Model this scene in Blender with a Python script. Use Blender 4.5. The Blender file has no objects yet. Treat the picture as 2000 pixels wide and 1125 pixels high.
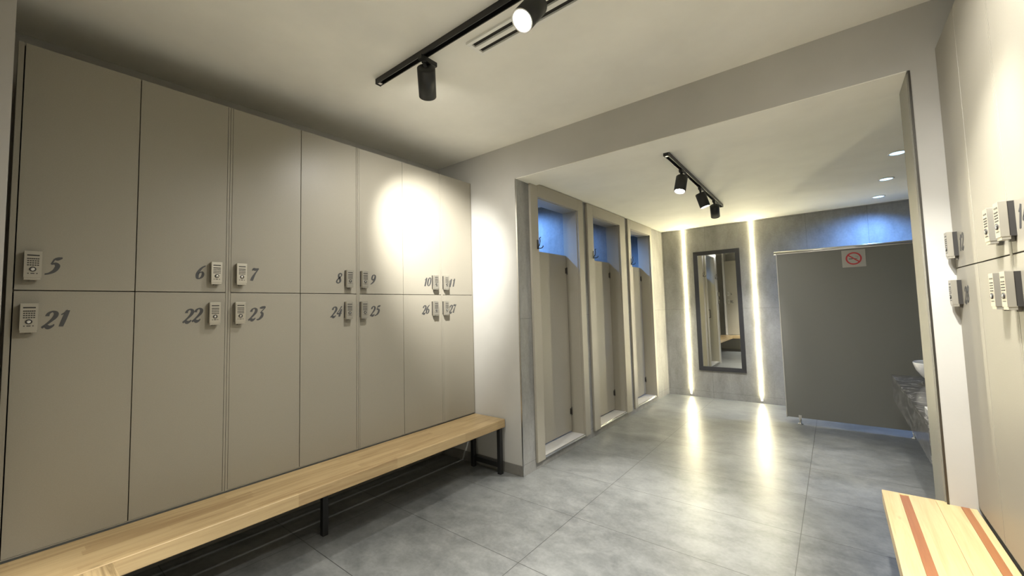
import bpy, bmesh, math, random
from mathutils import Vector, Matrix
random.seed(4)
R = math.radians
C = bpy.context.scene.collection
SC = bpy.context.scene

# ---------------------------------------------------------------- camera
cam_d = bpy.data.cameras.new('camera')
cam = bpy.data.objects.new('camera', cam_d); C.objects.link(cam)
YAW, PITCH, ROLL = 0.6670, 0.0630, -0.0270
cyw, syw, cpi, spi = math.cos(YAW), math.sin(YAW), math.cos(PITCH), math.sin(PITCH)
fwd = Vector((-syw*cpi, cyw*cpi, spi)); rgt = Vector((cyw, syw, 0)); upv = rgt.cross(fwd)
r2 = math.cos(ROLL)*rgt + math.sin(ROLL)*upv; u2 = -math.sin(ROLL)*rgt + math.cos(ROLL)*upv
cam.matrix_world = Matrix(((r2.x, u2.x, -fwd.x, 0), (r2.y, u2.y, -fwd.y, 0), (r2.z, u2.z, -fwd.z, 1.4), (0, 0, 0, 1)))
cam_d.sensor_width = 36; cam_d.lens = 794.474/2000*36
cam_d.shift_x = -0.0005; cam_d.shift_y = -0.00574
cam_d.clip_start = 0.02
SC.camera = cam

# ---------------------------------------------------------------- world, exposure
w = bpy.data.worlds.new('world'); SC.world = w; w.use_nodes = True
w.node_tree.nodes['Background'].inputs[0].default_value = (.5, .5, .48, 1)
w.node_tree.nodes['Background'].inputs[1].default_value = .3
vs = SC.view_settings
vs.view_transform = 'Standard'; vs.look = 'None'; vs.gamma = 1; vs.use_curve_mapping = False
vs.exposure = 1.33
SC.cycles.max_bounces = 10; SC.cycles.diffuse_bounces = 7; SC.cycles.glossy_bounces = 5
SC.cycles.use_denoising = True
SC.cycles.sample_clamp_indirect = 6
# lamp powers (W) used by the lamp builders below
P_MAIN = 80; P_SPILL = 11; P_STALL = 62; P_DOWN = 16; P_FAR = 165
E_STRIP = 40
WARM = (1, .93, .80); NEUTRAL = (1, .98, .93); BLUE = (.17, .40, 1); COOL = (.45, .70, 1)

# ---------------------------------------------------------------- dimensions (m)
XL, D1, D2 = -2.64, 2.754, 6.553        # locker fronts, dividing wall, far wall
XA, XB, XR = -2.103, .358, .452         # opening sides, right locker fronts
ZC, ZC2, HB = 2.831, 2.54, 2.515        # ceilings, header underside
ZT, ZS, ZB = 2.585, 1.527, .448         # locker top, seam, bench top
TW = .28                                # thickness of the dividing wall
WL, WR, WN = -3.10, .96, -.56           # outer walls

# ---------------------------------------------------------------- materials
def mat(name, col=(.5, .5, .5), rough=.5, metal=0, emit=None, es=0, spec=.5, coat=0):
    m = bpy.data.materials.new(name); m.use_nodes = True
    b = m.node_tree.nodes['Principled BSDF']
    b.inputs['Base Color'].default_value = (*col, 1); b.inputs['Roughness'].default_value = rough
    b.inputs['Metallic'].default_value = metal; b.inputs['Specular IOR Level'].default_value = spec
    b.inputs['Coat Weight'].default_value = coat
    if emit: b.inputs['Emission Color'].default_value = (*emit, 1); b.inputs['Emission Strength'].default_value = es
    return m
class NT:
    """small helper around a node tree"""
    def __init__(s, m): s.t = m.node_tree; s.b = s.t.nodes['Principled BSDF']
    def n(s, typ, **kw):
        nd = s.t.nodes.new(typ)
        for k, v in kw.items(): setattr(nd, k, v)
        return nd
    def l(s, a, b): s.t.links.new(a, b)
    def coords(s, scale=(1, 1, 1), which='Object'):
        tc = s.n('ShaderNodeTexCoord'); mp = s.n('ShaderNodeMapping'); mp.inputs['Scale'].default_value = scale
        s.l(tc.outputs[which], mp.inputs['Vector']); return mp.outputs[0]
    def noise(s, vec, sc, det=4, rough=.55, dist=0):
        x = s.n('ShaderNodeTexNoise'); x.inputs['Scale'].default_value = sc; x.inputs['Detail'].default_value = det
        x.inputs['Roughness'].default_value = rough; x.inputs['Distortion'].default_value = dist
        s.l(vec, x.inputs['Vector']); return x.outputs['Fac']
    def ramp(s, fac, stops):
        x = s.n('ShaderNodeValToRGB'); el = x.color_ramp.elements
        while len(el) < len(stops): el.new(.5)
        for e, (p, c) in zip(el, stops): e.position = p; e.color = (*c, 1) if len(c) == 3 else c
        s.l(fac, x.inputs[0]); return x.outputs[0]
    def mth(s, op, a, b=0, c=0):
        x = s.n('ShaderNodeMath', operation=op)
        for i, v in enumerate((a, b, c)):
            if isinstance(v, (int, float)): x.inputs[i].default_value = v
            else: s.l(v, x.inputs[i])
        return x.outputs[0]
    def mix(s, f, a, b, mode='MIX'):
        x = s.n('ShaderNodeMix', data_type='RGBA', blend_type=mode)
        for i, v in ((0, f), (6, a), (7, b)):
            if isinstance(v, (int, float)): x.inputs[i].default_value = v
            elif isinstance(v, tuple): x.inputs[i].default_value = (*v, 1)
            else: s.l(v, x.inputs[i])
        return x.outputs[2]
    def bump(s, h, strength, dist=.002):
        x = s.n('ShaderNodeBump'); x.inputs['Strength'].default_value = strength; x.inputs['Distance'].default_value = dist
        s.l(h, x.inputs['Height']); s.l(x.outputs[0], s.b.inputs['Normal'])
    def joint(s, co, off, pitch, half):
        """1 inside a joint line repeated every pitch metres along co"""
        a = s.mth('SUBTRACT', co, off); a = s.mth('DIVIDE', a, pitch); a = s.mth('ADD', a, 100.5)
        a = s.mth('FRACT', a); a = s.mth('SUBTRACT', a, .5); a = s.mth('ABSOLUTE', a); a = s.mth('MULTIPLY', a, pitch)
        return s.mth('LESS_THAN', a, half)

def plaster(name, col, rough=.75):
    m = mat(name, col, rough, spec=.3); k = NT(m); v = k.coords()
    f = k.noise(v, 2.2, 5); d = tuple(c*.93 for c in col)
    k.l(k.ramp(f, [(.35, d), (.65, col)]), k.b.inputs['Base Color'])
    k.bump(k.noise(v, 90, 4), .12); return m
def concrete(name, lo, hi, joint_col, axes, rough=(.3, .5), streak=(1, 1, 1), jw=.0018):
    """cement-look porcelain; axes = [(axis index, offset, pitch), ...]"""
    m = mat(name, hi, .4); k = NT(m); v = k.coords()
    vs_ = k.coords(streak)
    a = k.noise(vs_, 1.6, 8, .62, .6); b = k.noise(vs_, 7, 8, .7, .3); c = k.noise(v, 45, 4, .6)
    f = k.mth('MULTIPLY_ADD', b, .50, k.mth('MULTIPLY', a, .55)); f = k.mth('MULTIPLY_ADD', c, .18, f)
    col = k.ramp(f, [(.42, lo), (.60, tuple((x+y)/2 for x, y in zip(lo, hi))), (.78, hi)])
    sep = k.n('ShaderNodeSeparateXYZ'); tc = k.n('ShaderNodeTexCoord'); k.l(tc.outputs['Object'], sep.inputs[0])
    j = None
    for ax, off, pitch in axes:
        q = k.joint(sep.outputs[ax], off, pitch, jw); j = q if j is None else k.mth('MAXIMUM', j, q)
    if j is not None:
        col = k.mix(j, col, joint_col)
        k.bump(k.mth('SUBTRACT', 1, j), .5, .001)
    k.l(col, k.b.inputs['Base Color'])
    rr = k.mth('MULTIPLY_ADD', b, rough[1]-rough[0], rough[0]); k.l(rr, k.b.inputs['Roughness'])
    return m
def laminate(name, col, rough=.42):
    m = mat(name, col, rough, spec=.4); k = NT(m); v = k.coords()
    f = k.noise(v, 260, 3); k.l(k.ramp(f, [(.3, tuple(c*.95 for c in col)), (.7, tuple(c*1.03 for c in col))]), k.b.inputs['Base Color'])
    k.bump(f, .05, .0005); return m
def wood(name, lo, hi, axis=0, stave=None, stave_w=.045, rough=.38, contrast=1):
    """axis = grain direction in object space"""
    m = mat(name, hi, rough); k = NT(m)
    s = [26, 26, 26]; s[axis] = 1.3
    tc = k.n('ShaderNodeTexCoord'); sep = k.n('ShaderNodeSeparateXYZ'); k.l(tc.outputs['Object'], sep.inputs[0])
    v = k.coords(tuple(s)); f = k.noise(v, 1.6, 7, .65, .8)
    fine = [190, 190, 190]; fine[axis] = 5
    g = k.noise(k.coords(tuple(fine)), 1.0, 4, .6)
    f = k.mth('MULTIPLY_ADD', g, .25, k.mth('MULTIPLY', f, .8))
    if stave:
        other = 1-axis
        a = k.mth('FLOOR', k.mth('DIVIDE', sep.outputs[other], stave_w))
        off = k.mth('MULTIPLY', k.mth('SINE', k.mth('MULTIPLY', a, 12.9898)), 3.7)
        b = k.mth('FLOOR', k.mth('DIVIDE', k.mth('ADD', sep.outputs[axis], off), stave))
        cmb = k.n('ShaderNodeCombineXYZ'); k.l(a, cmb.inputs[0]); k.l(b, cmb.inputs[1])
        wn = k.n('ShaderNodeTexWhiteNoise'); k.l(cmb.outputs[0], wn.inputs['Vector'])
        f = k.mth('MULTIPLY_ADD', wn.outputs['Value'], .22, k.mth('SUBTRACT', f, .11))
    c = k.ramp(f, [(.30, lo), (.55, tuple((x*1+y*2)/3 for x, y in zip(lo, hi))), (.8, hi)])
    kn = k.n('ShaderNodeTexVoronoi'); kn.inputs['Scale'].default_value = 1
    sk = [9, 9, 9]; sk[axis] = 2.6
    k.l(k.coords(tuple(sk)), kn.inputs['Vector'])
    spot = k.ramp(kn.outputs['Distance'], [(.035, (1, 1, 1)), (.085, (0, 0, 0))])
    c = k.mix(k.mth('MULTIPLY', spot, .55), c, tuple(x*.28 for x in lo))
    k.l(c, k.b.inputs['Base Color']); k.bump(g, .08, .0006); return m
def marble(name):
    m = mat(name, (.1, .1, .1), .12); k = NT(m); v = k.coords((1, .7, 1))
    wv = k.noise(v, 3.2, 8, .62, 2.2); a = k.mth('ABSOLUTE', k.mth('SUBTRACT', wv, .5))
    c = k.ramp(a, [(.0, (.30, .29, .27)), (.014, (.13, .125, .12)), (.07, (.075, .072, .068)), (.3, (.045, .045, .043))])
    k.l(c, k.b.inputs['Base Color']); return m

M = {}
M['wall'] = plaster('white_plaster', (.49, .48, .445))
M['ceil'] = plaster('ceiling_paint', (.90, .885, .81))
M['floor'] = concrete('cement_floor_tile', (.082, .087, .086), (.245, .250, .240), (.045, .045, .043),
                      [(0, -.24, 1.21), (1, .615, .6046)], (.28, .42), (.9, 1.25, 1))
M['conc'] = concrete('cement_wall_tile', (.16, .155, .143), (.34, .335, .315), (.10, .10, .095),
                     [(0, -1.465, .615), (2, .09, 1.215)], (.42, .6), (1, 1, .45), .0012)
M['conc_y'] = concrete('cement_wall_tile_side', (.16, .155, .143), (.34, .335, .315), (.10, .10, .095),
                       [(1, 2.75, .615), (2, .09, 1.215)], (.42, .6), (1, 1, .45), .0012)
M['skirt'] = concrete('cement_skirting', (.13, .125, .11), (.22, .21, .19), (.1, .1, .1), [])
M['lam'] = laminate('greige_laminate', (.29, .268, .216))
M['lam2'] = laminate('stall_laminate', (.36, .335, .275))
M['reveal'] = laminate('reveal_panel', (.24, .23, .19))
M['hpl'] = laminate('partition_laminate', (.205, .203, .182), .35)
M['dark'] = mat('painted_slot_shade', (.02, .018, .015), .8)  # dark colour standing in for the shade inside the vent slots
M['black'] = mat('black_metal', (.013, .013, .013), .38)
M['black_satin'] = mat('black_powder_coat', (.02, .021, .020), .5)
M['alu'] = mat('brushed_aluminium', (.62, .61, .58), .28, 1)
M['chrome'] = mat('chrome', (.8, .8, .8), .1, 1)
M['steel_dark'] = mat('dark_steel', (.10, .095, .085), .35, .9)
M['silver'] = mat('silver_plastic', (.46, .435, .37), .34, .7)
M['silver_side'] = mat('lock_side_plastic', (.17, .16, .135), .45, .2)
M['key'] = mat('key_print', (.03, .028, .026), .4)
M['ink'] = mat('number_vinyl', (.052, .052, .052), .55)
M['pine'] = wood('oak_butcher_block', (.30, .195, .09), (.52, .39, .205), 1, .62, .047)
M['pine_x'] = wood('oak_butcher_block_cross', (.30, .195, .09), (.52, .39, .205), 0, .62, .047)
M['endgrain'] = wood('end_grain_oak', (.13, .08, .03), (.60, .45, .24), 0, None, rough=.5)
M['board'] = wood('pale_pine', (.56, .37, .17), (.74, .56, .30), 1, None)
M['inlay'] = wood('brown_inlay', (.27, .105, .038), (.40, .17, .066), 1, None)
M['marble'] = marble('dark_marble')
M['sill'] = mat('white_sill_stone', (.55, .54, .52), .3)
M['ceramic'] = mat('white_ceramic', (.82, .81, .78), .12, coat=.4)
M['mirror'] = mat('mirror_silver', (.90, .92, .90), .015, 1)
M['frame_blk'] = mat('black_lacquer', (.035, .035, .037), .3)
M['lens'] = mat('lamp_lens', (1, 1, 1), .3, emit=(1, .97, .90), es=38)
M['lens_cool'] = mat('lamp_lens_cool', (1, 1, 1), .3, emit=(.30, .66, 1), es=2.6)
M['led'] = mat('led_diffuser', (1, 1, .9), .4, emit=(1, .90, .58), es=E_STRIP)
M['white_metal'] = mat('white_painted_metal', (.86, .85, .80), .4)
M['red'] = mat('sign_red', (.50, .045, .05), .5)
M['sign'] = mat('sign_plastic', (.42, .40, .36), .3)
M['post'] = mat('pale_grey_panel', (.50, .485, .46), .6)

# ---------------------------------------------------------------- mesh helpers
def bx(bm, x0, x1, y0, y1, z0, z1, mi=0):
    x0, x1 = sorted((x0, x1)); y0, y1 = sorted((y0, y1)); z0, z1 = sorted((z0, z1))
    v = [bm.verts.new((x, y, z)) for z in (z0, z1) for y in (y0, y1) for x in (x0, x1)]
    for q in ((0, 2, 3, 1), (4, 5, 7, 6), (0, 1, 5, 4), (1, 3, 7, 5), (3, 2, 6, 7), (2, 0, 4, 6)):
        f = bm.faces.new([v[i] for i in q]); f.material_index = mi
    return v
def frustum(bm, p0, p1, r0, r1, seg=32, mi=0, caps=(True, True), smooth=True):
    p0, p1 = Vector(p0), Vector(p1); a = (p1-p0).normalized()
    t = Vector((0, 0, 1)) if abs(a.z) < .9 else Vector((1, 0, 0))
    e1 = a.cross(t).normalized(); e2 = a.cross(e1)
    rings = []
    for p, r in ((p0, r0), (p1, r1)):
        rings.append([bm.verts.new(p + r*(math.cos(i*2*math.pi/seg)*e1 + math.sin(i*2*math.pi/seg)*e2)) for i in range(seg)])
    for i in range(seg):
        f = bm.faces.new((rings[0][i], rings[0][(i+1) % seg], rings[1][(i+1) % seg], rings[1][i])); f.material_index = mi; f.smooth = smooth
    if caps[0]: bm.faces.new(rings[0][::-1]).material_index = mi
    if caps[1]: bm.faces.new(rings[1]).material_index = mi
def lathe(bm, prof, seg=40, mi=0, base=(0, 0, 0), axis_m=None):
    """prof = [(r, z), ...] around local z"""
    b = Vector(base); rings = []
    for r, z in prof:
        if r < 1e-6: rings.append([bm.verts.new(b + (axis_m @ Vector((0, 0, z)) if axis_m else Vector((0, 0, z))))])
        else:
            ring = []
            for i in range(seg):
                p = Vector((r*math.cos(i*2*math.pi/seg), r*math.sin(i*2*math.pi/seg), z))
                ring.append(bm.verts.new(b + (axis_m @ p if axis_m else p)))
            rings.append(ring)
    for a, c in zip(rings, rings[1:]):
        for i in range(seg):
            j = (i+1) % seg
            vs_ = [a[0]] if len(a) == 1 else [a[i], a[j]]
            vs_ += [c[0]] if len(c) == 1 else [c[j], c[i]]
            f = bm.faces.new(vs_); f.material_index = mi; f.smooth = True
def tube(bm, pts, r, seg=10, mi=0):
    pts = [Vector(p) for p in pts]; rings = []
    ref = Vector((0, 0, 1))
    for i, p in enumerate(pts):
        a = (pts[min(i+1, len(pts)-1)] - pts[max(i-1, 0)]).normalized()
        if abs(a.dot(ref)) > .95: ref = Vector((0, 1, 0)) if abs(a.y) < .9 else Vector((1, 0, 0))
        e1 = a.cross(ref).normalized(); e2 = a.cross(e1)
        rings.append([bm.verts.new(p + r*(math.cos(k*2*math.pi/seg)*e1 + math.sin(k*2*math.pi/seg)*e2)) for k in range(seg)])
    for A, B in zip(rings, rings[1:]):
        for k in range(seg):
            f = bm.faces.new((A[k], A[(k+1) % seg], B[(k+1) % seg], B[k])); f.material_index = mi; f.smooth = True
    bm.faces.new(rings[0][::-1]).material_index = mi; bm.faces.new(rings[-1]).material_index = mi
def mesh(bm, name, mats):
    bmesh.ops.recalc_face_normals(bm, faces=bm.faces)
    me = bpy.data.meshes.new(name); bm.to_mesh(me); bm.free()
    for m in (mats if isinstance(mats, (list, tuple)) else [mats]): me.materials.append(m)
    return me
def obj(name, bm, mats, parent=None, bevel=0, loc=None, seg=2):
    me = bm if isinstance(bm, bpy.types.Mesh) else mesh(bm, name, mats)
    o = bpy.data.objects.new(name, me); C.objects.link(o)
    if parent: o.parent = parent
    if loc: o.location = loc
    if bevel:
        b = o.modifiers.new('bevel', 'BEVEL'); b.width = bevel; b.segments = seg; b.limit_method = 'ANGLE'; b.angle_limit = R(40)
        b.harden_normals = False
    return o
def NB(): return bmesh.new()
def boxes(*bs):
    bm = NB()
    for b in bs: bx(bm, *b)
    return bm
def tag(o, label, cat, group=None):
    o['label'] = label; o['category'] = cat
    if group: o['group'] = group
    return o
def thing(name, label, cat, loc=(0, 0, 0), rz=0, group=None):
    o = bpy.data.objects.new(name, None); C.objects.link(o); o.empty_display_size = .1
    o.location = loc; o.rotation_euler = (0, 0, rz)
    return tag(o, label, cat, group)
def struct(name, bm, m, bevel=0):
    o = obj(name, bm, m, bevel=bevel); o['kind'] = 'structure'; return o
def dup(root, loc, label, rz=None):
    r = root.copy(); C.objects.link(r); r.location = loc; r['label'] = label
    if rz is not None: r.rotation_euler = (0, 0, rz)
    for ch in list(root.children):
        c = ch.copy(); C.objects.link(c); c.parent = r
        for g in ch.children:
            d = g.copy(); C.objects.link(d); d.parent = c
    return r
def spot(name, loc, aim, power, angle, blend, col, size=.03):
    l = bpy.data.lights.new(name, 'SPOT'); l.energy = power; l.spot_size = R(angle); l.spot_blend = blend
    l.color = col; l.shadow_soft_size = size
    o = bpy.data.objects.new(name, l); C.objects.link(o); o.location = loc
    o.rotation_euler = (Vector(aim)).to_track_quat('-Z', 'Y').to_euler(); o['kind'] = 'helper'
    return o

# ================================================================= SETTING
struct('floor', boxes((WL-.4, WR+.12, WN-.1, D2+.12, -.1, 0)), M['floor'])
struct('ceiling', boxes((WL-.12, WR+.12, WN-.1, D1, ZC, ZC+.1)), M['ceil'])
struct('trim_5', boxes((XA, XB-.009, D1+.0005, D1+TW-.0005, HB, HB+.004)), M['ceil'])
struct('ceiling', boxes((WL-.4, WR+.12, D1+TW, D2+.12, ZC2, ZC2+.1), (WL-.4, XA-.14, D1+.15, D1+TW, ZC2, ZC2+.1)), M['ceil'])
struct('wall_left', boxes((WL-.12, WL, WN, D1, 0, ZC)), M['wall'])
struct('wall_near', boxes((WL-.12, WR+.12, WN-.12, WN, 0, ZC)), M['wall'])
struct('wall_right', boxes((WR, WR+.12, WN, D1, 0, ZC)), M['wall'])
# dividing wall with the wide opening (left pier, header, right pier)
struct('wall_middle', boxes((WL-.12, XA-.004, D1, D1+.15, 0, ZC), (XA-.004, XB, D1, D1+TW, HB+.004, ZC), (XB, WR+.12, D1, D1+TW, 0, ZC)), M['wall'])
# stall wall, cement tile, with three raised openings
OP = [(3.050, 3.800), (4.140, 4.870), (5.220, 5.950)]
OZ0, OZ1 = .072, 2.412
bs = [(XA-.137, XA, D1+.001, D2, 0, OZ0), (XA-.137, XA, D1+.001, D2, OZ1, ZC2)]
edges = [D1+.001] + [v for p in OP for v in p] + [D2]
for i in range(0, 8, 2): bs.append((XA-.137, XA, edges[i], edges[i+1], OZ0, OZ1))
struct('wall_stalls', boxes(*bs), M['conc_y'])
# stall interiors: back wall, side walls
struct('wall_stall_back', boxes((WL-.4, WL-.3, D1+.15, D2, 0, ZC2)), M['conc_y'])
for y in (3.83, 4.90):
    struct('wall_stall_side', boxes((WL-.3, XA-.137, y, y+.10, 0, ZC2)), M['conc'])
# far wall in three runs with the two light slots between them
S1, S2, SW = -1.775, -.858, .034
struct('wall_far', boxes((WL-.4, S1-SW/2, D2, D2+.10, 0, ZC2), (S1+SW/2, S2-SW/2, D2, D2+.10, 0, ZC2), (S2+SW/2, WR+.12, D2, D2+.10, 0, ZC2),
                         (S1-SW/2, S1+SW/2, D2+.05, D2+.10, 0, ZC2), (S2-SW/2, S2+SW/2, D2+.05, D2+.10, 0, ZC2),
                         (S1-SW/2, S1+SW/2, D2, D2+.05, 0, .03), (S2-SW/2, S2+SW/2, D2, D2+.05, 0, .03)), M['conc'])
struct('wall_far_right', boxes((WR, WR+.12, D1+TW, D2, 0, ZC2)), M['conc_y'])
# cement cladding on the right reveal with a metal corner bead
struct('trim_1', boxes((XB-.005, XB+.003, D1-.003, D1+.006, .0, HB)), M['steel_dark'])
struct('trim_2', boxes((XA-.010, XA+.002, D1-.003, D1+.004, .0, HB)), M['alu'])
struct('trim_3', boxes((XB-.009, XB, D1+.02, D1+TW, 0, HB-.002)), M['reveal'])
struct('baseboard_middle', boxes((WL, XA-.012, D1-.009, D1, 0, .085)), M['skirt'], .001)
struct('baseboard_left', boxes((WL, WL+.01, WN, D1-.01, 0, .085)), M['skirt'])
# pale end panel of the corner beside the first locker
struct('trim_4', boxes((-2.505, -2.462, -.30, .0105, ZB+.004, ZC)), M['post'])

# ================================================================= LOCKERS
# calligraphic digits: strokes of (x, y, width) in a unit box about .55 wide and 1 high
DIG = {
 '0': [[(.28,.97,.06),(.12,.82,.15),(.06,.5,.19),(.12,.16,.15),(.28,.03,.06),(.44,.18,.13),(.50,.5,.17),(.44,.84,.13),(.28,.97,.06)]],
 '1': [[(.10,.72,.05),(.24,.84,.07),(.34,.98,.10)], [(.34,.98,.16),(.32,.5,.19),(.30,.02,.17)]],
 '2': [[(.08,.70,.15),(.10,.86,.12),(.26,.97,.07),(.44,.86,.16),(.46,.66,.18),(.32,.40,.12),(.06,.06,.07)], [(.04,.03,.10),(.16,.14,.12),(.34,.04,.17),(.50,.12,.10),(.54,.22,.04)]],
 '3': [[(.10,.93,.05),(.30,.97,.16),(.54,.98,.08),(.28,.58,.05)], [(.26,.58,.06),(.44,.50,.14),(.46,.26,.19),(.28,.04,.12),(.10,.02,.06)]],
 '4': [[(.40,.98,.08),(.22,.60,.06),(.03,.30,.06)], [(.03,.30,.09),(.30,.30,.10),(.56,.32,.06)], [(.46,.72,.10),(.40,.40,.18),(.38,.02,.15)]],
 '5': [[(.54,1.0,.06),(.36,.93,.16),(.20,.92,.08)], [(.20,.93,.06),(.14,.60,.07)], [(.14,.60,.06),(.32,.64,.11),(.46,.48,.19),(.40,.22,.17),(.20,.05,.09),(.02,.0,.07)]],
 '6': [[(.46,.99,.05),(.22,.78,.12),(.08,.42,.18),(.14,.12,.14),(.28,.03,.06),(.44,.16,.14),(.46,.36,.15),(.34,.52,.07),(.14,.40,.05)]],
 '7': [[(.06,.80,.05),(.12,.94,.12),(.30,.90,.16),(.54,.98,.07)], [(.54,.98,.06),(.36,.60,.10),(.26,.28,.18),(.22,.0,.19)]],
 '8': [[(.30,.97,.06),(.14,.84,.13),(.18,.64,.15),(.38,.42,.17),(.46,.20,.16),(.28,.03,.07),(.08,.16,.12),(.14,.38,.10),(.38,.62,.07),(.46,.82,.10),(.30,.97,.06)]],
 '9': [[(.44,.62,.05),(.26,.46,.07),(.10,.60,.15),(.12,.86,.13),(.30,.97,.06),(.46,.84,.14),(.48,.56,.19),(.36,.24,.14),(.08,.01,.06)]],
}
def stroke(bm, pts, fx, y0, y1):
    P = []
    n = len(pts)
    for i in range(n-1):
        p0, p1, p2, p3 = pts[max(i-1, 0)], pts[i], pts[i+1], pts[min(i+2, n-1)]
        for s in range(7):
            t = s/7
            P.append(tuple(.5*((2*p1[k]) + (-p0[k]+p2[k])*t + (2*p0[k]-5*p1[k]+4*p2[k]-p3[k])*t*t + (-p0[k]+3*p1[k]-3*p2[k]+p3[k])*t**3) for k in range(3)))
    P.append(pts[-1]); L = []
    for i, p in enumerate(P):
        a, b = P[max(i-1, 0)], P[min(i+1, len(P)-1)]
        dx, dy = b[0]-a[0], b[1]-a[1]; d = math.hypot(dx, dy) or 1
        nx, ny = -dy/d, dx/d; h = (max(p[2], .03)*1.22+.012)/2
        q = [fx(p[0]+nx*h, p[1]+ny*h), fx(p[0]-nx*h, p[1]-ny*h)]
        L.append([bm.verts.new((x, y, z)) for x, z in q for y in (y0, y1)])
    for A, B in zip(L, L[1:]):
        for a, b in ((0, 1), (1, 3), (3, 2), (2, 0)): bm.faces.new((A[a], A[b], B[b], B[a]))
    bm.faces.new((L[0][0], L[0][2], L[0][3], L[0][1])); bm.faces.new((L[-1][0], L[-1][1], L[-1][3], L[-1][2]))
def number_bm(txt, u, z, h=.073):
    """number centred on (u, z) on a door whose front is local y = 0"""
    bm = NB(); adv = h*.53; w_ = adv*len(txt)
    for i, ch in enumerate(txt):
        lift = (i-(len(txt)-1)/2)*h*.05
        def fx(a, b, i=i, lift=lift): return (u - w_/2 + i*adv + (a-.01)*h*.86 + (b-.5)*h*.24, z + (b-.5)*h + lift)
        for k, s in enumerate(DIG[ch]): stroke(bm, s, fx, -.0006-.00003*k-.00001*i, .0002)
    return bm

def lock_mesh():
    """keypad cam lock, local origin on the door face, facing -y; .050 x .108 x .034"""
    bm = NB(); w2, z0, z1 = .0245, -.056, .058
    bx(bm, -w2+.002, w2-.002, -.017, 0, z0+.004, z1-.001, 1)              # black base block
    v = bx(bm, -w2, w2, -.034, -.015, z0+.003, z1, 0)                      # silver cover
    bx(bm, -w2+.0015, w2-.0015, -.0318, -.013, z0-.006, z0+.006, 0)       # lower lip
    bx(bm, -.008, .008, -.013, -.002, z0-.012, z0+.004, 3)                # key tab under the base
    f = -.0342
    bx(bm, -.0165, .0175, f-.0004, f+.001, .0375, .0430, 2)               # display window
    for r in range(4):
        for c in range(5 if r else 6):
            n = 5 if r else 6
            x = -.0165 + (c+.5)*.034/n
            bx(bm, x-.0026, x+.0026, f-.0009, f+.001, .0262-r*.0090-.0022, .0262-r*.0090+.0022, 2)
    lathe(bm, [(.0100, 0), (.0100, .003), (.0066, .003), (.0066, .0008), (.0062, .0004)], 24, 2, (0, f, -.0180), Matrix.Rotation(R(90), 3, 'X'))
    lathe(bm, [(.0062, 0), (.0060, .0034), (0, .0040)], 24, 4, (0, f, -.0180), Matrix.Rotation(R(90), 3, 'X'))
    for x, hw in ((-.012, .0022), (0, .0055), (.012, .0022)): bx(bm, x-hw, x+hw, f-.0004, f+.001, -.0370, -.0335, 2)
    return mesh(bm, 'keypad_lock', [M['silver'], M['key'], M['key'], M['silver_side'], M['chrome']])
LOCK = lock_mesh()

LOWER = {'21': .016, '22': -.030, '23': .017, '24': -.018, '25': .016, '26': -.018, '27': 0, '28': .004, '29': -.004, '30': .004}
def locker(loc, rz, width, cols, where, left_side=.010, right_side=.010, group=None, tall=(ZB+.006, ZT), depth=.42):
    """cols = [(u0, u1, upper number, lower number, lock u, number u offset), ...] in local metres"""
    nums = ', '.join(c[2] for c in cols) + ' and ' + ', '.join(c[3] for c in cols) if len(cols) > 1 else cols[0][2] + ' above ' + cols[0][3]
    root = thing('locker_cabinet', f'greige locker cabinet with doors {nums}, {where}', 'locker', loc, rz, group)
    z0, z1 = tall
    bm = NB()
    bx(bm, 0, left_side, 0, depth, z0, z1); bx(bm, width-right_side, width, 0, depth, z0, z1)
    bx(bm, left_side, width-right_side, .019, depth, z1-.006, z1); bx(bm, left_side, width-right_side, .0005, depth, z0, z0+.004)
    bx(bm, left_side, width-right_side, depth-.01, depth, z0+.004, z1-.006)
    bx(bm, left_side, width-right_side, .030, depth-.01, ZS-.009, ZS+.009)
    for c in cols[:-1]: bx(bm, c[1]-.009, c[1]+.009, .030, depth-.01, z0+.004, z1-.006)
    obj('carcass', bm, M['lam'], root)
    g = .0018
    for (u0, u1, nu, nl, lu, nu_off) in cols:
        for up in (True, False):
            za, zb_ = (ZS+.0022, z1) if up else (z0+.005, ZS-.0022)
            n = nu if up else nl
            d = obj('door', boxes((u0+g, u1-g, .0003, .0185, za, zb_)), M['lam'], root, .0008)
            d['label'] = f'upper locker door numbered {n}' if up else f'lower locker door numbered {n}'
            zl = 1.632 if up else 1.414
            o = obj('keypad_lock', LOCK, None, d, .0012, (lu + (0 if up else -.004), .0003, zl))
            zz = 1.634 if up else 1.405
            if n: obj('number', number_bm(n, nu_off if up else nu_off + LOWER.get(n, 0), zz), M['ink'], d)
    return root
QL, QR = R(90), R(-90)
GL, GR, GN = 'lockers along the left wall', 'lockers along the right wall', 'lockers on the near wall'
def left_bank(y0, y1, cols, where, **k):
    locker((XL, y0, 0), QL, y1-y0, [(a-y0, b-y0, n, str(int(n)+16), l-y0, o-y0) for a, b, n, l, o in cols], where, group=GL, **k)
left_bank(.022, .794, [(.040, .411, '5', 0.088, 0.150), (.411, .784, '6', 0.732, 0.672)], 'nearest on the left wall', left_side=.016)
left_bank(.796, 1.581, [(.806, 1.186, '7', 0.851, 0.925), (1.186, 1.571, '8', 1.505, 1.446)], 'second along the left wall')
left_bank(1.583, 2.368, [(1.593, 1.969, '9', 1.621, 1.706), (1.969, 2.358, '10', 2.281, 2.214)], 'third along the left wall')
left_bank(2.370, 2.750, [(2.380, 2.742, '11', 2.399, 2.492)], 'narrow, beside the white pier', right_side=.006)
def right_bank(ya, yb, cols, where):      # ya far, yb near
    locker((XR, ya, 0), QR, ya-yb, [(ya-a, ya-b, n, str(int(n)+16), ya-l, ya-o) for a, b, n, l, o in cols], where, group=GR)
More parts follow.
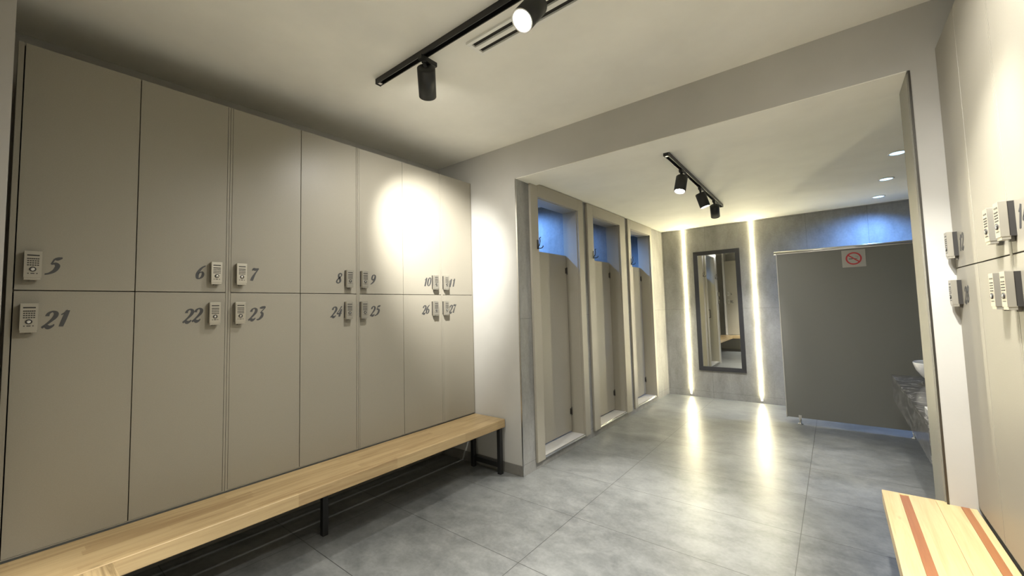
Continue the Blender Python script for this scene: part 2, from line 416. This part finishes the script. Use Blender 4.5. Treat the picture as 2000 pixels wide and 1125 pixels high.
right_bank(2.750, 2.002, [(2.742, 2.392, '12', 2.692, 2.600), (2.392, 2.012, '13', 2.070, 2.150)], 'far end of the right wall')
right_bank(2.000, 1.236, [(1.990, 1.618, '14', 1.952, 1.868), (1.618, 1.246, '15', 1.300, 1.380)], 'right edge of the photo')
# near wall bank, seen only in the mirror
def near_bank(xa, xb, cols, where):
    locker((xa, -.055, 0), R(180), xa-xb, [(xa-a, xa-b, n, str(int(n)+16), xa-l, xa-o) for a, b, n, l, o in cols], where, group=GN)
near_bank(-1.740, -2.458, [(-1.750, -2.102, '3', -1.800, -1.880), (-2.102, -2.450, '4', -2.395, -2.320)], 'reflected in the black framed mirror')

# ================================================================= BENCHES
def bench_legs(root, spots, zt, dx, back_only=()):
    """spots = y positions of welded loop frames: two posts and a low rail, x from dx[0] to dx[1]"""
    s = .036
    for y in spots:
        for x in (dx[1:] if y in back_only else dx): obj('leg', boxes((x-s/2, x+s/2, y-s/2, y+s/2, 0, zt)), M['black'], root, .003)
        if y in back_only: continue
        obj('rail', boxes((min(dx)+s/2, max(dx)-s/2, y-s/2+.004, y+s/2-.004, .055, .095)), M['black'], root, .002)
b = thing('bench', 'long oak block bench on black legs under the left lockers', 'bench', (0, 0, 0))
obj('seat', boxes((XL+.006, -2.282, -.03, 2.742, ZB-.068, ZB)), M['pine'], b, .004, seg=3)
bench_legs(b, (.35, 1.33, 2.690), ZB-.068, (-2.303, -2.615), (.35, 1.33))
b = thing('bench', 'short oak bench joining the left bench at the near corner', 'bench', (0, 0, 0))
obj('seat', boxes((-2.280, -1.20, -.050, .317, ZB-.068, ZB-.001)), M['endgrain'], b, .004, seg=3)
bench_legs(b, (.05,), ZB-.068, (-1.30, -1.60))
b = thing('bench', 'pale pine bench with two brown inlay stripes at the right lockers', 'bench', (0, 0, 0))
y0, y1, zb, zt = .95, 2.772, .375, .4405
obj('seat', boxes((.130, .1935, y0, y1, zb, zt), (.2255, .3180, y0, y1, zb, zt), (.3188, .3965, y0, y1, zb, zt), (.4235, .4475, y0, y1, zb, zt), (.14, .44, y0+.004, y1-.004, zb-.001, zt-.004)), M['board'], b, .0012)
for a, c in ((.1938, .2252), (.3968, .4232)): obj('inlay_strip', boxes((a, c, y0, y1-.016, zb+.01, zt+.0003)), M['inlay'], b)
obj('end_band', boxes((.130, .4475, y1-.0, y1+.014, zb, zt)), M['board'], b, .003)
bench_legs(b, (2.15, 1.1), zb-.001, (.155, .42))

# ================================================================= TOILET STALL DOORS
def stall_door(y0, y1, f0, f1, label):
    """y0..y1 clear opening, f0..f1 outer casing; local origin at the opening's near bottom corner"""
    w_ = y1-y0; root = thing('stall_door', label, 'door', (XA, y0, 0), 0, 'toilet stall doors')
    t = .022; zb_, zt_ = .060, ZC2-.006
    fr = boxes((.0005, t, f0-y0, 0, zb_, zt_), (.0005, t, w_, f1-y0, zb_, zt_), (.0005, t, 0, w_, OZ1, zt_),
               (-.165, .0005, -.004, .006, OZ0+.012, OZ1), (-.165, .0005, w_-.006, w_+.004, OZ0+.012, OZ1), (-.165, .0005, .006, w_-.006, OZ1-.006, OZ1+.004))
    obj('frame', fr, M['lam2'], root, .0015)
    obj('sill', boxes((-.165, .012, .006, w_-.006, OZ0, OZ0+.012)), M['sill'], root)
    obj('threshold_strip', boxes((.010, .019, .004, w_-.004, OZ0-.004, OZ0+.0145)), M['chrome'], root, .001)
    lf = obj('door_leaf', boxes((-.165, -.137, .010, w_-.012, .098, 1.943)), M['lam2'], root, .0015)
    for z in (.30, 1.78):
        h = NB(); frustum(h, (-.132, w_-.010, z-.035), (-.132, w_-.010, z+.035), .0062, .0062, 12)
        bx(h, -.1375, -.1355, w_-.040, w_-.012, z-.030, z+.030)
        for k in (-.041, .037): frustum(h, (-.132, w_-.010, z+k), (-.132, w_-.010, z+k+.004), .0045, .0045, 10)
        obj('hinge', h, M['steel_dark'], lf)
    h = NB(); tube(h, [(-.137, .055, 1.06), (-.100, .055, 1.06), (-.098, .055, 1.075), (-.098, .055, 1.215), (-.100, .055, 1.23), (-.137, .055, 1.23)], .006)
    obj('pull_handle', h, M['black'], lf)
    k = NB(); yh = -.022; zc = 1.965                                       # coat hook on the near casing
    bx(k, t, t+.004, yh-.010, yh+.010, zc-.040, zc+.045)
    tube(k, [(t, yh, zc-.030), (t+.030, yh+.002, zc-.036), (t+.050, yh+.004, zc-.030), (t+.056, yh+.005, zc-.014)], .0045)
    tube(k, [(t+.002, yh, zc-.022), (t+.020, yh, zc-.005), (t+.028, yh, zc+.030), (t+.022, yh, zc+.058), (t+.036, yh, zc+.066)], .0045)
    obj('coat_hook', k, M['black'], root)
stall_door(*OP[0], 2.935, 3.905, 'beige stall door nearest the white pier, blue glow above')
stall_door(*OP[1], 4.005, 5.035, 'middle one of the three beige stall doors')
stall_door(*OP[2], 5.130, 6.020, 'beige stall door farthest away, next to the far wall')

# stall ceiling lamps that give the blue glow
def downlight(x, y, z, label, lens, col, power, angle, aim=(0, 0, -1), blend=.5, group='round ceiling downlights', r=.048, cat='ceiling light'):
    root = thing('ceiling_downlight', label, cat, (x, y, z), 0, group)
    bm = NB(); lathe(bm, [(r, .0), (r+.012, -.001), (r+.013, -.004), (r+.008, -.007), (r, -.006), (r-.002, 0)], 36)
    obj('trim_ring', bm, M['white_metal'], root)
    bm = NB(); lathe(bm, [(0, -.003), (r*.97, -.003), (r*.97, -.0005), (0, -.0005)], 36)
    obj('lens', bm, lens, root)
    spot('downlight_lamp', (x, y, z-.012), aim, power, angle, blend, col, .04)
for y, q in ((3.42, 'nearest'), (4.50, 'middle'), (5.55, 'farthest')):
    downlight(-2.78, y, ZC2, f'round blue ceiling lamp inside the {q} toilet stall', M['lens_cool'], BLUE, P_STALL*(.35 if q == 'middle' else 1), 150, (0, .25, -1), 1, 'stall lamps')
for i, (y, lb) in enumerate(((4.368, 'round downlight above the partition, nearest and largest of three'), (5.257, 'middle one of three round downlights above the partition'),
                             (6.118, 'round downlight farthest away, close to the far wall'))):
    downlight(.462, y, ZC2, lb, M['lens_cool'], BLUE if i == 2 else COOL, P_DOWN*(4.5 if i == 2 else .12), 150 if i == 2 else 70, (-.15 if i == 2 else 0, .1 if i == 2 else 0, -1), 1)

# ================================================================= FAR WALL: MIRROR, LED STRIPS
root = thing('wall_mirror', 'tall mirror in a wide black frame on the far wall', 'mirror', (-1.329, D2, 1.283))
hw, hh, fw, ft = .312, .882, .058, .028
bm = NB(); 
# mitred frame
o_ = [(-hw, -hh), (hw, -hh), (hw, hh), (-hw, hh)]; i_ = [(-hw+fw, -hh+fw), (hw-fw, -hh+fw), (hw-fw, hh-fw), (-hw+fw, hh-fw)]
vo = [[bm.verts.new((x, y, z)) for x, z in o_] for y in (-ft, -.001)]; vi = [[bm.verts.new((x, y, z)) for x, z in i_] for y in (-ft+.004, -.001)]
for k in range(4):
    j = (k+1) % 4
    bm.faces.new((vo[0][k], vo[0][j], vi[0][j], vi[0][k])); bm.faces.new((vo[1][k], vi[1][k], vi[1][j], vo[1][j]))
    bm.faces.new((vo[0][k], vo[1][k], vo[1][j], vo[0][j])); bm.faces.new((vi[0][k], vi[0][j], vi[1][j], vi[1][k]))
obj('frame', bm, M['frame_blk'], root, .002)
obj('glass', boxes((-hw+fw-.002, hw-fw+.002, -.012, -.002, -hh+fw-.002, hh-fw+.002)), M['mirror'], root)

for x, lb in ((S1, 'vertical glowing LED strip left of the mirror'), (S2, 'vertical glowing LED strip right of the mirror')):
    root = thing('led_strip_light', lb, 'LED strip', (x, D2, 0), 0, 'vertical LED strips')
    h = SW/2-.001
    obj('channel', boxes((-h, -h+.002, -.001, .046, .032, ZC2-.002), (h-.002, h, -.001, .046, .032, ZC2-.002), (-h+.002, h-.002, .040, .046, .032, ZC2-.002)), M['alu'], root)
    bm = NB(); n = 8; rings = []
    zs = [(.034, .10), (.060, .55), (.095, 1), (ZC2-.003, 1)]
    for z, s in zs:
        ring = [bm.verts.new((s*(h-.003)*math.cos(math.pi*k/n), .004-s*.016*math.sin(math.pi*k/n), z)) for k in range(n+1)]
        rings.append(ring)
    for A, B in zip(rings, rings[1:]):
        for k in range(n):
            f = bm.faces.new((A[k], A[k+1], B[k+1], B[k])); f.smooth = True
        bm.faces.new((A[0], B[0], B[n], A[n]))
    bm.faces.new(rings[0]); bm.faces.new(rings[-1][::-1])
    obj('diffuser', bm, M['led'], root)

# ================================================================= PARTITION, SIGN, COUNTER
PY = 5.675
root = thing('partition_screen', 'grey-beige partition panel with metal edge standing before the far wall', 'partition', (-.505, PY, 0))
L = WR-.505*-1-.004
obj('panel', boxes((.006, L, 0, .018, .072, 1.945)), M['hpl'], root, .001)
bm = NB(); frustum(bm, (-.022, .009, 1.957), (L, .009, 1.957), .0165, .0165, 20); bx(bm, .0, L, -.004, .022, 1.938, 1.950)
obj('top_rail', bm, M['alu'], root)
obj('edge_profile', boxes((-.004, .0062, -.004, .022, .066, 1.944)), M['alu'], root, .001)
for x in (.125, 1.05):
    bm = NB(); frustum(bm, (x, .009, 0), (x, .009, .009), .024, .022, 20); frustum(bm, (x, .009, .008), (x, .009, .075), .011, .011, 16)
    bx(bm, x-.014, x+.014, -.004, .022, .060, .100)
    obj('foot', bm, M['alu'], root)
root = thing('no_smoking_sign', 'small square no smoking sign at the top of the grey partition', 'sign', (.191, PY, 1.829))
obj('plate', boxes((-.098, .098, -.003, -.0002, -.092, .092)), M['sign'], root, .001)
bm = NB(); n = 48; r0, r1 = .053, .067
ra = [[bm.verts.new((r*math.cos(2*math.pi*i/n), y, r*math.sin(2*math.pi*i/n))) for i in range(n)] for r, y in ((r0, -.0045), (r1, -.0045), (r1, -.0028), (r0, -.0028))]
for a in range(4):
    A, B = ra[a], ra[(a+1) % 4]
    for i in range(n): bm.faces.new((A[i], A[(i+1) % n], B[(i+1) % n], B[i]))
c, s = math.cos(R(-40)), math.sin(R(-40))
for y in (0,):
    q = [(-.055, -.0062), (.055, -.0062), (.055, .0062), (-.055, .0062)]
    f_ = [bm.verts.new((a*c-b_*s, -.0046, a*s+b_*c)) for a, b_ in q]; k_ = [bm.verts.new((a*c-b_*s, -.0027, a*s+b_*c)) for a, b_ in q]
    bm.faces.new(f_); bm.faces.new(k_[::-1])
    for i in range(4): bm.faces.new((f_[i], f_[(i+1) % 4], k_[(i+1) % 4], k_[i]))
obj('prohibition_ring', bm, M['red'], root)
bm = boxes((-.040, -.008, -.0042, -.0028, -.006, .001)); 
obj('cigarette', bm, M['key'], root)
bm = boxes((.012, .030, -.0042, -.0028, -.006, .001))
tube(bm, [(.030, -.0034, .006), (.040, -.0034, .014), (.032, -.0034, .022), (.016, -.0034, .024)], .0016, 6)
obj('cigarette_smoke', bm, M['silver_side'], root)

root = thing('vanity_counter', 'dark veined marble counter with deep apron behind the right pier', 'counter', (.348, 3.05, 0))
obj('countertop', boxes((0, WR-.348-.002, 0, 1.74, .720, .740)), M['marble'], root, .0015)
obj('apron', boxes((.0, .02, .002, 1.74, .525, .7195), (.02, WR-.348-.002, .002, .022, .525, .7195)), M['marble'], root, .001)
root = thing('vessel_sink', 'white round vessel basin standing on the dark marble counter', 'sink', (.635, 4.45, .740))
bm = NB(); lathe(bm, [(0, 0), (.075, 0), (.095, .006), (.138, .045), (.170, .095), (.184, .150), (.181, .156), (.175, .151), (.160, .10), (.125, .05), (.07, .02), (.018, .016), (0, .016)], 56)
obj('bowl', bm, M['ceramic'], root)
bm = NB(); lathe(bm, [(0, .0165), (.020, .0165), (.020, .020), (0, .021)], 24); obj('drain', bm, M['chrome'], root)
root = thing('paper_towel_stack', 'white folded paper towels at the counter edge by the right pier', 'paper towels', (.365, 3.09, .740))
obj('stack', boxes((0, .10, 0, .19, 0, .040)), M['ceramic'], root, .003)

# ================================================================= TRACK LIGHTS, VENT
def track(p0, p1, label, zc):
    """rail along x or y fixed to the ceiling"""
    a = Vector(p0); b_ = Vector(p1); d = b_-a; L = d.length
    root = thing('light_track', label, 'track light rail', (a.x, a.y, zc), math.atan2(d.y, d.x))
    w2, h = .018, .034
    obj('rail', boxes((0, L, -w2, -w2+.006, -h, 0), (0, L, w2-.006, w2, -h, 0), (0, L, -w2+.006, w2-.006, -.010, 0)), M['black'], root, .0012)
    for x in (0, L):
        s = .001 if x else -.001
        obj('end_cap', boxes((x-.001+s*6, x+.001+s*6, -w2-.001, w2+.001, -h-.001, -.0005)), M['black_satin'], root)
    obj('end_feed', boxes((.006, .026, -.009, .009, -h+.001, -.010)), M['alu'], root)
    return root
def track_spot(x, y, zc, piv, aim, label, angle=62, power=P_MAIN, spill=P_SPILL, L=.165, rad=.050, rz=0, col=NEUTRAL, group='black track spotlights', blend=.75):
    """head hangs from the rail at (x, y); piv = head joint relative to the ceiling point"""
    root = thing('track_spotlight', label, 'spotlight', (x, y, zc), 0, group)
    a = Vector(aim).normalized(); rot = a.to_track_quat('-Z', 'Y').to_matrix()
    cr, sr = math.cos(rz), math.sin(rz)
    bm = NB(); vs_ = bx(bm, -.030, .085, -.014, .014, -.058, -.032)
    for v in vs_: v.co.x, v.co.y = v.co.x*cr-v.co.y*sr, v.co.x*sr+v.co.y*cr
    obj('adapter', bm, M['black_satin'], root, .002)
    p = Vector(piv)
    top = p
    bm = NB(); frustum(bm, (0, 0, -.050), tuple(Vector((0, 0, -.066))), .014, .012, 20)
    frustum(bm, (0, 0, -.060), tuple(top), .0085, .0085, 16)
    lathe(bm, [(0, -.014), (.010, -.010), (.0145, 0), (.010, .010), (0, .014)], 20, 0, tuple(top))
    obj('stem', bm, M['black_satin'], root)
    # head: joint sits on the shell near the back end
    back = top + a*(-.012)
    bm = NB(); lathe(bm, [(0, 0), (rad-.004, 0), (rad, -.004), (rad, -L), (rad-.003, -L-.0005), (rad-.004, -L+.012)], 48, 0, tuple(back), rot)
    obj('head', bm, M['black_satin'], root)
    bm = NB(); lathe(bm, [(rad-.0005, -L-.0012), (rad-.006, -L-.0012), (rad-.009, -L+.003), (rad-.012, -L+.022), (rad-.0045, -L+.022), (rad-.0045, -L+.001)], 48, 0, tuple(back), rot)
    obj('reflector_ring', bm, M['white_metal'], root)
    bm = NB(); lathe(bm, [(0, -L+.016), (rad-.012, -L+.016), (rad-.012, -L+.020), (0, -L+.020)], 40, 0, tuple(back), rot)
    obj('lens', bm, M['lens'], root)
    lp = Vector((x, y, zc)) + back + a*(L+.012)
    spot('spotlight_lamp', lp, a, power, angle, blend, col, .035)
    if spill: spot('spotlight_spill', lp, (a*.55+Vector((0, 0, -.6))).normalized(), spill, 152, 1, col, .045)
    return root
track((-2.128, 1.42), (.30, 1.42), 'long black ceiling track above the locker room', ZC)
track_spot(-1.700, 1.42, ZC, (.0, .016, -.100), (-.60, .56, -.53), 'black spotlight near the track end, turned to the lockers', 60, 160, 30, rz=QL, blend=1)
track_spot(-.945, 1.42, ZC, (-.004, .004, -.110), (-.12, -.60, -.78), 'black spotlight with its bright lens facing the camera', 62, 170, 34, L=.15)
track_spot(-.35, 1.42, ZC, (0, 0, -.095), (.66, .42, -.66), 'black track spotlight turned to the right lockers', 80, 16, 20)
track_spot(.02, 1.42, ZC, (0, 0, -.095), (.13, .52, -.84), 'black track spotlight turned to the right bench', 60, 95, 14)
track_spot(.22, 1.42, ZC, (0, 0, -.095), (-.22, -.30, -.93), 'added unseen spotlight at the right end of the track, turned down for floor bounce', 80, 260, 0)  # extra head out of view, added so floor bounce brightens the ceiling

track((-.925, 3.08), (-.965, 5.20), 'short black ceiling track in front of the far wall', ZC2)
track_spot(-.933, 3.50, ZC2, (0, 0, -.100), (-.10, -.30, -.95), 'black spotlight nearest on the far track, its lens glowing', 56, P_FAR*.95, 18, blend=1, L=.138, rad=.046, rz=QL)
track_spot(-.946, 4.16, ZC2, (0, 0, -.104), (.26, .10, -.96), 'middle spotlight of the far track, tilted to the right', 48, P_FAR*.5, 12, blend=1, L=.138, rad=.046, rz=QL)
track_spot(-.958, 4.80, ZC2, (0, 0, -.100), (-.10, .62, -.78), 'spotlight farthest away on the far track, facing the wall', 60, P_FAR*.4, 14, L=.138, rad=.046, rz=QL)

root = thing('air_vent', 'white linear air vent with two dark slots in the ceiling', 'air vent', (-1.472, 1.521, ZC))
L, W, t = 1.60, .128, .012
obj('frame', boxes((0, L, 0, .020, -t, -.0002), (0, L, W-.020, W, -t, -.0002), (0, .022, .020, W-.020, -t, -.0002), (L-.022, L, .020, W-.020, -t, -.0002)), M['white_metal'], root, .0015)
obj('divider_bar', boxes((.022, L-.022, W/2-.014, W/2+.014, -t+.0005, -.0002)), M['white_metal'], root)
obj('painted_slot_shadow', boxes((.022, L-.022, .020, W/2-.014, -.0016, -.0002), (.022, L-.022, W/2+.014, W-.020, -.0016, -.0002)), M['dark'], root)  # flat dark strips paint in the shade of the open slots
